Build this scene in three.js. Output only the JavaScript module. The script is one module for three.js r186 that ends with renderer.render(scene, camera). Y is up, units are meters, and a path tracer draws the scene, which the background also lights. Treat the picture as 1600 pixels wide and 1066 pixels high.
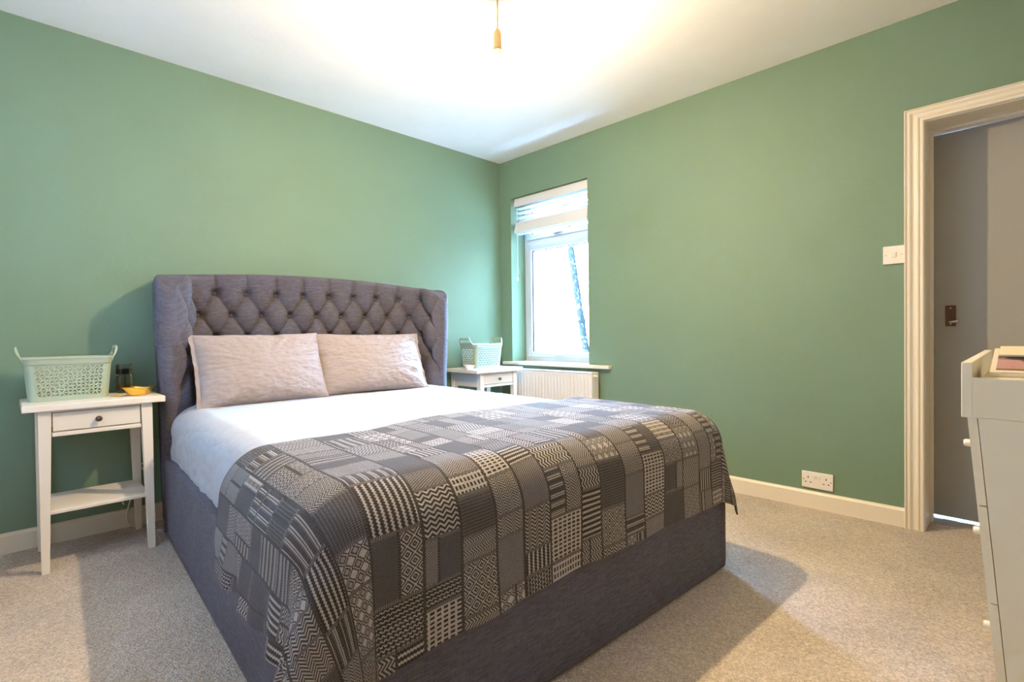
import * as THREE from 'three';
import { mergeGeometries, mergeVertices } from 'three/addons/utils/BufferGeometryUtils.js';
import { RoundedBoxGeometry } from 'three/addons/geometries/RoundedBoxGeometry.js';

// ------------------------------------------------------------------ camera, sky, exposure
const scene = new THREE.Scene();
const W = 1600, H = 1066, FOCAL = 798.41;
const camera = new THREE.PerspectiveCamera(2 * Math.atan(H / 2 / FOCAL) * 180 / Math.PI, W / H, 0.05, 200);
{
  const yaw = 0.780024, pitch = -0.0145649, roll = -0.0125131;
  const fw = new THREE.Vector3(Math.sin(yaw) * Math.cos(pitch), Math.sin(pitch), -Math.cos(yaw) * Math.cos(pitch));
  const r0 = new THREE.Vector3(Math.cos(yaw), 0, Math.sin(yaw)), u0 = new THREE.Vector3().crossVectors(r0, fw);
  const r = r0.clone().multiplyScalar(Math.cos(roll)).addScaledVector(u0, Math.sin(roll));
  const u = r0.clone().multiplyScalar(-Math.sin(roll)).addScaledVector(u0, Math.cos(roll));
  camera.setRotationFromMatrix(new THREE.Matrix4().makeBasis(r, u, fw.clone().negate()));
  camera.position.set(-3.02922, 0.945, 3.187584);
}
const renderer = new THREE.WebGLRenderer({ antialias: true });
renderer.toneMapping = THREE.LinearToneMapping;
renderer.toneMappingExposure = 1.74;
renderer.shadowMap.enabled = true;
const SKY = 112;
scene.background = new THREE.Color().setRGB(0.33, 0.61, 1.0);
scene.backgroundIntensity = SKY;
const BULB_COLOR = new THREE.Color().setRGB(1.0, 0.73, 0.39), BULB_CANDELA = 3.7, ADDED_DOWN = 3.2;
const BULB_POS = [-1.572, 2.054, 1.652];

// ------------------------------------------------------------------ small tools
function rng(seed) { let s = seed >>> 0; return () => { s = (s + 0x6D2B79F5) | 0; let t = Math.imul(s ^ (s >>> 15), 1 | s); t = (t + Math.imul(t ^ (t >>> 7), 61 | t)) ^ t; return ((t ^ (t >>> 14)) >>> 0) / 4294967296; }; }
function hash2(x, y, s) { let h = Math.imul(x | 0, 374761393) ^ Math.imul(y | 0, 668265263) ^ Math.imul(s | 0, 974634777); h = Math.imul(h ^ (h >>> 13), 1274126177); h = Math.imul(h ^ (h >>> 16), 2246822519); return ((h ^ (h >>> 15)) >>> 0) / 4294967296; }
const sm = (t) => t * t * (3 - 2 * t), clamp = (x, a, b) => Math.min(b, Math.max(a, x)), mix = (a, b, t) => a + (b - a) * t;
const smooth = (a, b, x) => sm(clamp((x - a) / (b - a), 0, 1));
function vnoise(x, y, px, py, s) {           // value noise, periodic when px, py > 0
  const ix = Math.floor(x), iy = Math.floor(y), fx = sm(x - ix), fy = sm(y - iy);
  const m = (v, p) => p ? ((v % p) + p) % p : v;
  const a = hash2(m(ix, px), m(iy, py), s), b = hash2(m(ix + 1, px), m(iy, py), s), c = hash2(m(ix, px), m(iy + 1, py), s), d = hash2(m(ix + 1, px), m(iy + 1, py), s);
  return mix(mix(a, b, fx), mix(c, d, fx), fy);
}
function fbm(x, y, s, oct = 4) { let v = 0, a = .5, n = 0; for (let i = 0; i < oct; i++) { v += a * vnoise(x, y, 0, 0, s + i); n += a; a *= .5; x *= 2.03; y *= 2.03; } return v / n; }
const s2b = (v) => Math.round(255 * clamp(v, 0, 1));
const lin2s = (v) => v <= .0031308 ? v * 12.92 : 1.055 * Math.pow(v, 1 / 2.4) - .055;
function texture(w, h, metresX, metresY, fn, srgb) {    // fn(px, py) -> [r,g,b] in 0..1 or a number
  const d = new Uint8Array(w * h * 4);
  for (let y = 0; y < h; y++) for (let x = 0; x < w; x++) {
    const c = fn(x, y), k = (y * w + x) * 4;
    if (typeof c === 'number') d[k] = d[k + 1] = d[k + 2] = s2b(c); else { d[k] = s2b(c[0]); d[k + 1] = s2b(c[1]); d[k + 2] = s2b(c[2]); }
    d[k + 3] = 255;
  }
  const t = new THREE.DataTexture(d, w, h, THREE.RGBAFormat);
  t.wrapS = t.wrapT = THREE.RepeatWrapping; t.magFilter = THREE.LinearFilter; t.minFilter = THREE.LinearMipmapLinearFilter; t.generateMipmaps = true;
  t.repeat.set(1 / metresX, 1 / metresY); if (srgb) t.colorSpace = THREE.SRGBColorSpace; t.needsUpdate = true; return t;
}
const rgb = (r, g, b) => new THREE.Color().setRGB(r / 255, g / 255, b / 255, THREE.SRGBColorSpace);

// names, labels
const used = {};
function numbered(n) { const k = used[n] = (used[n] ?? -1) + 1; return k ? n + '_' + String(k).padStart(3, '0') : n; }
function shade(o) { o.castShadow = true; o.receiveShadow = true; return o; }
function thing(name, label, category, pos = [0, 0, 0], turn = 0, group) {
  const o = new THREE.Group(); o.name = numbered(name); scene.add(o); o.position.set(...pos); o.rotation.y = turn;
  o.userData = { label, category }; if (group) o.userData.group = group; return o;
}
function part(name, geo, mat, parent, label) { const m = shade(new THREE.Mesh(geo, mat)); m.name = name; parent.add(m); if (label) m.userData.label = label; return m; }
function solo(name, geo, mat, label, category, group) { const m = shade(new THREE.Mesh(geo, mat)); m.name = numbered(name); scene.add(m); m.userData = { label, category }; if (group) m.userData.group = group; return m; }
function struct(name, geo, mat, parent = scene) { const m = shade(new THREE.Mesh(geo, mat)); m.name = name; parent.add(m); if (parent === scene) m.userData.kind = 'structure'; return m; }
function structGroup(name) { const g = new THREE.Group(); g.name = name; g.userData.kind = 'structure'; scene.add(g); return g; }
// geometry
function metreUV(geo, ox = 0, oy = 0) {       // uv in metres from the dominant normal
  const g = geo.index ? geo.toNonIndexed() : geo, p = g.attributes.position, n = g.attributes.normal, uv = new Float32Array(p.count * 2);
  for (let i = 0; i < p.count; i += 3) {
    let nx = 0, ny = 0, nz = 0; for (let k = 0; k < 3; k++) { nx += n.getX(i + k); ny += n.getY(i + k); nz += n.getZ(i + k); }
    nx = Math.abs(nx); ny = Math.abs(ny); nz = Math.abs(nz);
    for (let k = 0; k < 3; k++) { const x = p.getX(i + k), y = p.getY(i + k), z = p.getZ(i + k);
      const [a, b] = ny >= nx && ny >= nz ? [x, z] : nx >= nz ? [z, y] : [x, y]; uv[2 * (i + k)] = a + ox; uv[2 * (i + k) + 1] = b + oy; }
  }
  g.setAttribute('uv', new THREE.BufferAttribute(uv, 2)); return g;
}
function bx(x0, x1, y0, y1, z0, z1, r = 0) {
  const w = x1 - x0, h = y1 - y0, d = z1 - z0;
  let g = r ? new RoundedBoxGeometry(w, h, d, 3, Math.min(r, w / 2.01, h / 2.01, d / 2.01)) : new THREE.BoxGeometry(w, h, d);
  g.translate((x0 + x1) / 2, (y0 + y1) / 2, (z0 + z1) / 2); return metreUV(g);
}
function merge(list) { return mergeGeometries(list.map((g) => { const q = g.index ? g.toNonIndexed() : g.clone(); for (const k of Object.keys(q.attributes)) if (!['position', 'normal', 'uv'].includes(k)) q.deleteAttribute(k); return q; })); }
function softBox(w, h, d, r, sx, sy, sz, disp) {   // finely divided box with big round edges
  let g = new THREE.BoxGeometry(w, h, d, sx, sy, sz); g.deleteAttribute('uv'); g.deleteAttribute('normal'); g = mergeVertices(g, 1e-5);
  const p = g.attributes.position, ix = w / 2 - r, iy = h / 2 - r, iz = d / 2 - r, nn = [];
  for (let i = 0; i < p.count; i++) {
    const x = p.getX(i), y = p.getY(i), z = p.getZ(i), cx = clamp(x, -ix, ix), cy = clamp(y, -iy, iy), cz = clamp(z, -iz, iz);
    const dx = x - cx, dy = y - cy, dz = z - cz, l = Math.hypot(dx, dy, dz) || 1; const n = [dx / l, dy / l, dz / l];
    const e = disp ? disp(x, y, z, n) : 0; p.setXYZ(i, cx + n[0] * (r + e), cy + n[1] * (r + e), cz + n[2] * (r + e));
  }
  g.computeVertexNormals(); return g;
}
function sheet(nu, nv, fn, uvf) {              // grid surface; fn(u,v) -> [x,y,z]
  const pos = [], uv = [], idx = [];
  for (let j = 0; j <= nv; j++) for (let i = 0; i <= nu; i++) { pos.push(...fn(i / nu, j / nv, i, j)); uv.push(...(uvf ? uvf(i / nu, j / nv) : [i / nu, j / nv])); }
  for (let j = 0; j < nv; j++) for (let i = 0; i < nu; i++) { const a = j * (nu + 1) + i, b = a + 1, c = a + nu + 1, d = c + 1; idx.push(a, b, d, a, d, c); }
  const g = new THREE.BufferGeometry(); g.setAttribute('position', new THREE.Float32BufferAttribute(pos, 3)); g.setAttribute('uv', new THREE.Float32BufferAttribute(uv, 2)); g.setIndex(idx); g.computeVertexNormals(); return g;
}
const V = (x, y, z) => new THREE.Vector3(x, y, z);
function tube(points, r, seg = 40, rs = 10, closed = false) { return new THREE.TubeGeometry(new THREE.CatmullRomCurve3(points.map((p) => V(...p)), closed), seg, r, rs, closed); }
function lathe(pts, seg = 32) { return new THREE.LatheGeometry(pts.map(([x, y]) => new THREE.Vector2(x, y)), seg); }
// tapered square leg between two rectangles
function taper(x0, x1, z0, z1, yTop, X0, X1, Z0, Z1, yBot) {
  const g = new RoundedBoxGeometry(1, 1, 1, 2, .04), p = g.attributes.position;
  for (let i = 0; i < p.count; i++) { const t = p.getY(i) + .5, u = p.getX(i) + .5, w = p.getZ(i) + .5; p.setXYZ(i, mix(mix(X0, X1, u), mix(x0, x1, u), t), mix(yBot, yTop, t), mix(mix(Z0, Z1, w), mix(z0, z1, w), t)); }
  g.computeVertexNormals(); return metreUV(g);
}

// ------------------------------------------------------------------ materials
const M = {};
{
  const N = 512;
  const rough = texture(N, N, .6, .6, (x, y) => { let v = 0; for (let o = 0, a = .5, f = 48; o < 3; o++, a *= .55, f *= 2) v += a * vnoise(x / N * f, y / N * f, f, f, 11 + o); return clamp(v, 0, 1); });
  const paintTone = texture(N, N, 1.7, 1.7, (x, y) => { let v = 0; for (let o = 0, a = .5, f = 5; o < 4; o++, a *= .5, f *= 2) v += a * vnoise(x / N * f, y / N * f, f, f, 31 + o); const k = .965 + .06 * v; return [k, k, k]; }, true);
  M.green = new THREE.MeshStandardMaterial({ color: rgb(116, 140, 113), map: paintTone, roughness: .62, bumpMap: rough, bumpScale: .0005 });
  M.ceiling = new THREE.MeshStandardMaterial({ color: rgb(246, 246, 246), map: paintTone, roughness: .9, bumpMap: rough, bumpScale: .0005 });
  M.plainWall = new THREE.MeshStandardMaterial({ color: rgb(204, 206, 208), map: paintTone, roughness: .9 });
  M.trim = new THREE.MeshStandardMaterial({ color: rgb(236, 228, 212), roughness: .42 });
  M.white = new THREE.MeshStandardMaterial({ color: rgb(236, 232, 224), roughness: .4 });
  M.chest = new THREE.MeshStandardMaterial({ color: rgb(240, 233, 212), roughness: .45 });
  M.door = new THREE.MeshStandardMaterial({ color: rgb(166, 164, 154), roughness: .55 });
  M.upvc = new THREE.MeshStandardMaterial({ color: rgb(206, 212, 220), roughness: .35 });
  M.plate = new THREE.MeshStandardMaterial({ color: rgb(238, 234, 228), roughness: .3 });
  M.dark = new THREE.MeshStandardMaterial({ color: rgb(40, 36, 34), roughness: .5 });
  M.rubber = new THREE.MeshStandardMaterial({ color: rgb(52, 52, 54), roughness: .8 });
  M.radiator = new THREE.MeshStandardMaterial({ color: rgb(236, 236, 236), roughness: .35 });
  M.glass = new THREE.MeshPhysicalMaterial({ color: 0xffffff, roughness: 0, transmission: 1, thickness: 0, ior: 1.5 });
  M.chrome = new THREE.MeshStandardMaterial({ color: rgb(200, 200, 198), metalness: 1, roughness: .25 });
  M.bronze = new THREE.MeshStandardMaterial({ color: rgb(86, 52, 28), roughness: .45 });
  // carpet
  const C = 2048, r = rng(5);
  const tuft = new Float32Array(C * C);
  for (let y = 0; y < C; y++) for (let x = 0; x < C; x++) {
    const a = vnoise(x / 3, y / 3, 0, 0, 3), b = vnoise(x / 6.5, y / 6.5, 0, 0, 4);
    tuft[y * C + x] = .42 * a + .28 * b + .3 * hash2(x >> 1, y >> 1, 9);
  }
  const carpetMap = texture(C, C, 2.4, 2.4, (x, y) => {
    const t = tuft[y * C + x]; let big = 0; for (let o = 0, a = .5, f = 9; o < 3; o++, a *= .55, f *= 2) big += a * vnoise(x / C * f, y / C * f, f, f, 61 + o);
    const k = .66 + .42 * t + .16 * (big - .45), w = hash2(x >> 1, y >> 1, 77) - .5;
    return [k * (.885 + .03 * w), k * (.825 + .02 * w), k * (.765 - .01 * w)];
  }, true);
  M.carpet = new THREE.MeshStandardMaterial({ map: carpetMap, roughness: 1, bumpMap: texture(C, C, 2.4, 2.4, (x, y) => tuft[y * C + x]), bumpScale: .007 });
  // woven upholstery: slubby horizontal yarns
  const F = 512, weave = (seed, dark) => texture(F, F, .34, .34, (x, y) => {
    const row = vnoise(x / F * 14, y / F * 170, 14, 170, seed), row2 = vnoise(x / F * 40, y / F * 256, 40, 256, seed + 1), col = vnoise(x / F * 200, y / F * 20, 200, 20, seed + 2), big = vnoise(x / F * 5, y / F * 5, 5, 5, seed + 3);
    const k = dark * (.80 + .24 * row + .16 * row2 + .12 * (col - .5) + .06 * (big - .5)); return [k, k, k];
  }, true);
  const weaveBump = texture(F, F, .34, .34, (x, y) => .5 * vnoise(x / F * 60, y / F * 170, 60, 170, 21) + .3 * vnoise(x / F * 200, y / F * 120, 200, 120, 22) + .2 * hash2(x, y, 3));
  M.linen = new THREE.MeshStandardMaterial({ color: rgb(99, 95, 103), map: weave(101, .9), roughness: .95, bumpMap: weaveBump, bumpScale: .0012 });
  // cotton with small creases
  const crease = texture(1024, 1024, .8, .8, (x, y) => {
    const wx = vnoise(x / 1024 * 6, y / 1024 * 6, 6, 6, 41) * 2.2, a = Math.abs(vnoise(x / 1024 * 10 + wx, y / 1024 * 26 + wx, 0, 0, 42) - .5) * 2, b = Math.abs(vnoise(x / 1024 * 22, y / 1024 * 14 + wx * 2, 0, 0, 43) - .5) * 2;
    return .5 * Math.pow(a, .6) + .3 * Math.pow(b, .7) + .2 * vnoise(x / 1024 * 256, y / 1024 * 256, 256, 256, 44);
  });
  M.sheet = new THREE.MeshStandardMaterial({ color: rgb(178, 184, 196), roughness: .9, bumpMap: crease, bumpScale: .0022 });
  M.pillow = new THREE.MeshStandardMaterial({ color: rgb(160, 149, 148), roughness: .92, bumpMap: crease, bumpScale: .0013 });
  M.sage = new THREE.MeshStandardMaterial({ color: rgb(168, 184, 164), roughness: .5 });
  M.gold = new THREE.MeshStandardMaterial({ color: rgb(226, 176, 70), metalness: .9, roughness: .28 });
  M.holder = new THREE.MeshStandardMaterial({ color: rgb(190, 156, 96), roughness: .4 });
  M.knob = new THREE.MeshStandardMaterial({ color: rgb(84, 74, 68), roughness: .35, metalness: .4 });
  M.porcelain = new THREE.MeshStandardMaterial({ color: rgb(244, 242, 238), roughness: .2 });
}

// ------------------------------------------------------------------ the room
const HC = 2.398, XL = -3.45, ZB = 3.95, WT = .28;       // ceiling height, left wall, back wall, outer wall thickness
const WIN = { z0: .13, z1: .925, y0: .70, y1: 2.075 }, DR = { z0: 2.849, z1: 3.609, y1: 1.90 };
struct('floor', bx(XL - .2, .15, -.12, 0, -.2, ZB + .2), M.carpet);
struct('ceiling', bx(XL - .2, WT, HC, HC + .12, -.2, ZB + .2), M.ceiling);
struct('wall_head', bx(XL - .2, WT, 0, HC, -.2, 0), M.green);
const W2 = { z0: .70, z1: 1.85, y0: .85, y1: 2.10 };      // unseen second window, added to let in soft fill daylight
struct('wall_left', merge([bx(XL - .2, XL, 0, HC, 0, W2.z0), bx(XL - .2, XL, 0, HC, W2.z1, ZB), bx(XL - .2, XL, 0, W2.y0, W2.z0, W2.z1), bx(XL - .2, XL, W2.y1, HC, W2.z0, W2.z1)]), M.plainWall);
{
  const g = structGroup('added_window_2'), x = XL - .14;
  struct('window_frame', merge([bx(x, x + .05, W2.y0, W2.y1, W2.z0, W2.z0 + .06, .004), bx(x, x + .05, W2.y0, W2.y1, W2.z1 - .06, W2.z1, .004), bx(x, x + .05, W2.y0, W2.y0 + .06, W2.z0, W2.z1, .004), bx(x, x + .05, W2.y1 - .06, W2.y1, W2.z0, W2.z1, .004), bx(x, x + .05, W2.y0, W2.y1, 1.97, 2.03, .004)]), M.upvc, g);
  struct('pane', merge([bx(x + .02, x + .024, W2.y0 + .06, W2.y1 - .06, W2.z0 + .06, 1.97), bx(x + .02, x + .024, W2.y0 + .06, W2.y1 - .06, 2.03, W2.z1 - .06)]), M.glass, g);
  const addedVoile = new THREE.MeshPhysicalMaterial({ color: rgb(246, 246, 246), roughness: 1, transmission: .12, thickness: 0, side: THREE.DoubleSide });  // unseen curtain, added to dim and spread the fill from this window
  struct('added_net_curtain', metreUV(sheet(120, 2, (u, v) => [x + .09 + .012 * Math.sin(u * 95), mix(W2.y0 + .01, W2.y1 - .005, v), mix(W2.z0 + .004, W2.z1 - .004, u)])), addedVoile, g);
}
struct('wall_back', bx(XL - .2, WT, 0, HC, ZB, ZB + .2), M.plainWall);
{
  const sh = new THREE.Shape([[0, 0], [DR.z0, 0], [DR.z0, DR.y1], [DR.z1, DR.y1], [DR.z1, 0], [ZB, 0], [ZB, HC], [0, HC]].map((p) => new THREE.Vector2(...p)));
  sh.holes.push(new THREE.Path([[WIN.z0, WIN.y0], [WIN.z1, WIN.y0], [WIN.z1, WIN.y1], [WIN.z0, WIN.y1]].map((p) => new THREE.Vector2(...p))));
  const g = new THREE.ExtrudeGeometry(sh, { depth: WT, bevelEnabled: false });   // shape x -> world z, depth -> -x, turned into place
  g.applyMatrix4(new THREE.Matrix4().makeBasis(V(0, 0, 1), V(0, 1, 0), V(-1, 0, 0))); g.translate(WT, 0, 0);
  struct('wall_right', metreUV(g), M.green);
}
// skirting boards with a chamfered top
function skirting(name, len, place) {
  const sh = new THREE.Shape([[0, 0], [.018, 0], [.018, .078], [.013, .086], [.004, .0895], [0, .0895]].map((p) => new THREE.Vector2(...p)));
  const g = new THREE.ExtrudeGeometry(sh, { depth: len, bevelEnabled: false }); place(g); struct(name, metreUV(g), M.trim);
}
skirting('baseboard_head', -XL, (g) => { g.applyMatrix4(new THREE.Matrix4().makeBasis(V(0, 0, 1), V(0, 1, 0), V(-1, 0, 0))); });
skirting('baseboard_right', 2.777 - .018, (g) => { g.applyMatrix4(new THREE.Matrix4().makeBasis(V(-1, 0, 0), V(0, 1, 0), V(0, 0, -1))); g.translate(0, 0, 2.777); });
skirting('baseboard_left', ZB - .018, (g) => { g.applyMatrix4(new THREE.Matrix4().makeBasis(V(1, 0, 0), V(0, 1, 0), V(0, 0, 1))); g.translate(XL, 0, .018); });

// door lining, moulded architrave swept round the opening with mitred corners, the door itself
{
  const prof = [[0, 0], [0, .017], [.004, .020], [.010, .020], [.013, .016], [.016, .016], [.019, .021], [.023, .022], [.027, .019], [.030, .014], [.036, .0125], [.042, .014], [.047, .019], [.052, .023], [.057, .023], [.060, .018], [.064, .018], [.068, .026], [.071, .026], [.073, .022], [.073, 0]];
  const pts = [], dense = prof;
  const stations = (w) => [[DR.z0 - w, 0], [DR.z0 - w, DR.y1 + w * .86], [DR.z1 + w, DR.y1 + w * .86], [DR.z1 + w, 0]];
  const pos = [], idx = [];
  for (let s = 0; s < 3; s++) for (let i = 0; i < dense.length - 1; i++) {
    const [w0, d0] = dense[i], [w1, d1] = dense[i + 1], A = stations(w0)[s], B = stations(w0)[s + 1], C = stations(w1)[s], D = stations(w1)[s + 1], k = pos.length / 3;
    pos.push(-d0, A[1], A[0], -d0, B[1], B[0], -d1, D[1], D[0], -d1, C[1], C[0]); idx.push(k, k + 2, k + 1, k, k + 3, k + 2);
  }
  const g = new THREE.BufferGeometry(); g.setAttribute('position', new THREE.Float32BufferAttribute(pos, 3)); g.setIndex(idx); g.computeVertexNormals();
  struct('trim_1', metreUV(g), M.trim);
  const lin = structGroup('trim_2');
  struct('lining', merge([bx(0, WT, 0, DR.y1, DR.z0 - .002, DR.z0 + .003, .001), bx(0, .19, 0, DR.y1, DR.z1 - .003, DR.z1 + .002, .001), bx(0, WT, DR.y1 - .003, DR.y1 + .002, DR.z0, DR.z1, .001)]), M.trim, lin);
  struct('door_stop', merge([bx(.15, .195, 0, DR.y1 - .003, DR.z0 + .003, DR.z0 + .014, .002), bx(.15, .195, 0, DR.y1 - .003, DR.z1 - .014, DR.z1 - .003, .002), bx(.15, .195, DR.y1 - .016, DR.y1 - .003, DR.z0 + .014, DR.z1 - .014, .002)]), M.trim, lin);
  struct('threshold', bx(.15, .235, -.02, .005, DR.z0 + .003, DR.z1 - .003, .002), M.door, lin);
  // door, hinged on its far side and standing a little ajar into the hall
  const d = structGroup('door_1'); d.position.set(.225, 0, DR.z1 - .004); d.rotation.y = -.040;
  struct('door_leaf', bx(0, .040, .015, DR.y1 - .005, -.7535, 0, .002), M.door, d);
  const hd = struct('door_handle', bx(-.007, 0, .955, 1.055, -.705, -.665, .003), M.bronze, d); hd.userData.label = 'brown door plate';
  struct('lever', merge([tube([[0, .975, -.685], [-.03, .975, -.685], [-.045, .976, -.672], [-.047, .978, -.650]], .006, 24, 8)]), M.chrome, hd);
  struct('plate_screw', merge([.965, 1.042].map((y) => { const s = new THREE.SphereGeometry(.004, 10, 6); s.scale(.4, 1, 1); s.translate(-.0075, y, -.685); return s; })), M.chrome, hd);
}
// unseen hall beyond the door; its window opening is added to light the gap
struct('wall_hall_far', merge([bx(1.35, 1.5, 0, .5, 2.0, 4.55), bx(1.35, 1.5, 2.3, 2.5, 2.0, 4.55), bx(1.35, 1.5, .5, 2.3, 2.0, 2.3), bx(1.35, 1.5, .5, 2.3, 3.7, 4.55)]), M.plainWall);
struct('wall_hall_end', bx(WT, 1.5, 0, 2.5, 4.4, 4.55), M.plainWall);
struct('wall_hall_side', bx(0, WT, 0, 2.5, ZB + .2, 4.55), M.plainWall);
struct('floor_hall', bx(.15, 1.5, -.12, -.002, 2.0, 4.55), M.plainWall);
struct('ceiling_hall', bx(WT, 1.5, 2.5, 2.6, 2.0, 4.55), M.plainWall);
// unseen wall outside, added to keep side skylight off the head wall
struct('added_shade_wall', bx(WT, 6.5, -3, 3.4, 1.45, 2.0), new THREE.MeshStandardMaterial({ color: rgb(104, 96, 92), roughness: .95 }));

// window: upvc frame, opening fanlight over a big fixed sash
{
  const x0 = .165, x1 = .225, g0 = structGroup('window_1');
  const ring = (z0, z1, y0, y1, w, xa, xb, r) => merge([bx(xa, xb, y0, y1, z0, z0 + w, r), bx(xa, xb, y0, y1, z1 - w, z1, r), bx(xa, xb, y0, y0 + w, z0 + w * .98, z1 - w * .98, r), bx(xa, xb, y1 - w, y1, z0 + w * .98, z1 - w * .98, r)]);
  struct('window_frame', merge([ring(WIN.z0, WIN.z1, .708, WIN.y1, .036, x0, x1, .004), bx(x0, x1, 1.690, 1.738, WIN.z0 + .03, WIN.z1 - .03, .004)]), M.upvc, g0);
  const s1 = struct('lower_sash', ring(.163, .892, .742, 1.692, .048, x0 - .012, x1 - .008, .006), M.upvc, g0);
  struct('glazing_seal', ring(.209, .846, .788, 1.646, .007, x0 + .004, x0 + .02, .002), M.rubber, s1);
  struct('pane', bx(x0 + .010, x0 + .014, .79, 1.645, .211, .844), M.glass, s1);
  const s2 = struct('fanlight', ring(.163, .892, 1.735, 2.044, .046, x0 - .012, x1 - .008, .006), M.upvc, g0);
  struct('pane', bx(x0 + .010, x0 + .014, 1.78, 2.0, .207, .848), M.glass, s2);
  struct('glazing_seal', ring(.207, .848, 1.779, 2.0, .007, x0 + .004, x0 + .02, .002), M.rubber, s2);
  const handle = () => merge([bx(x0 - .026, x0 - .010, -.009, .009, -.022, .022, .005), bx(x0 - .04, x0 - .022, -.007, .007, -.012, .075, .005)]);
  const h1 = struct('window_handle', handle().translate(0, 1.757, .50), M.chrome, s2); h1.userData.label = 'chrome handle';
  struct('window_handle', handle().translate(0, .768, .50), M.upvc, s1);
  struct('window_sill', merge([bx(-.042, 0, .686, .711, .050, 1.124, .005), bx(-.004, x0 - .001, .7005, .7105, WIN.z0 + .001, WIN.z1 - .001)]), M.white, g0);
}
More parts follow.
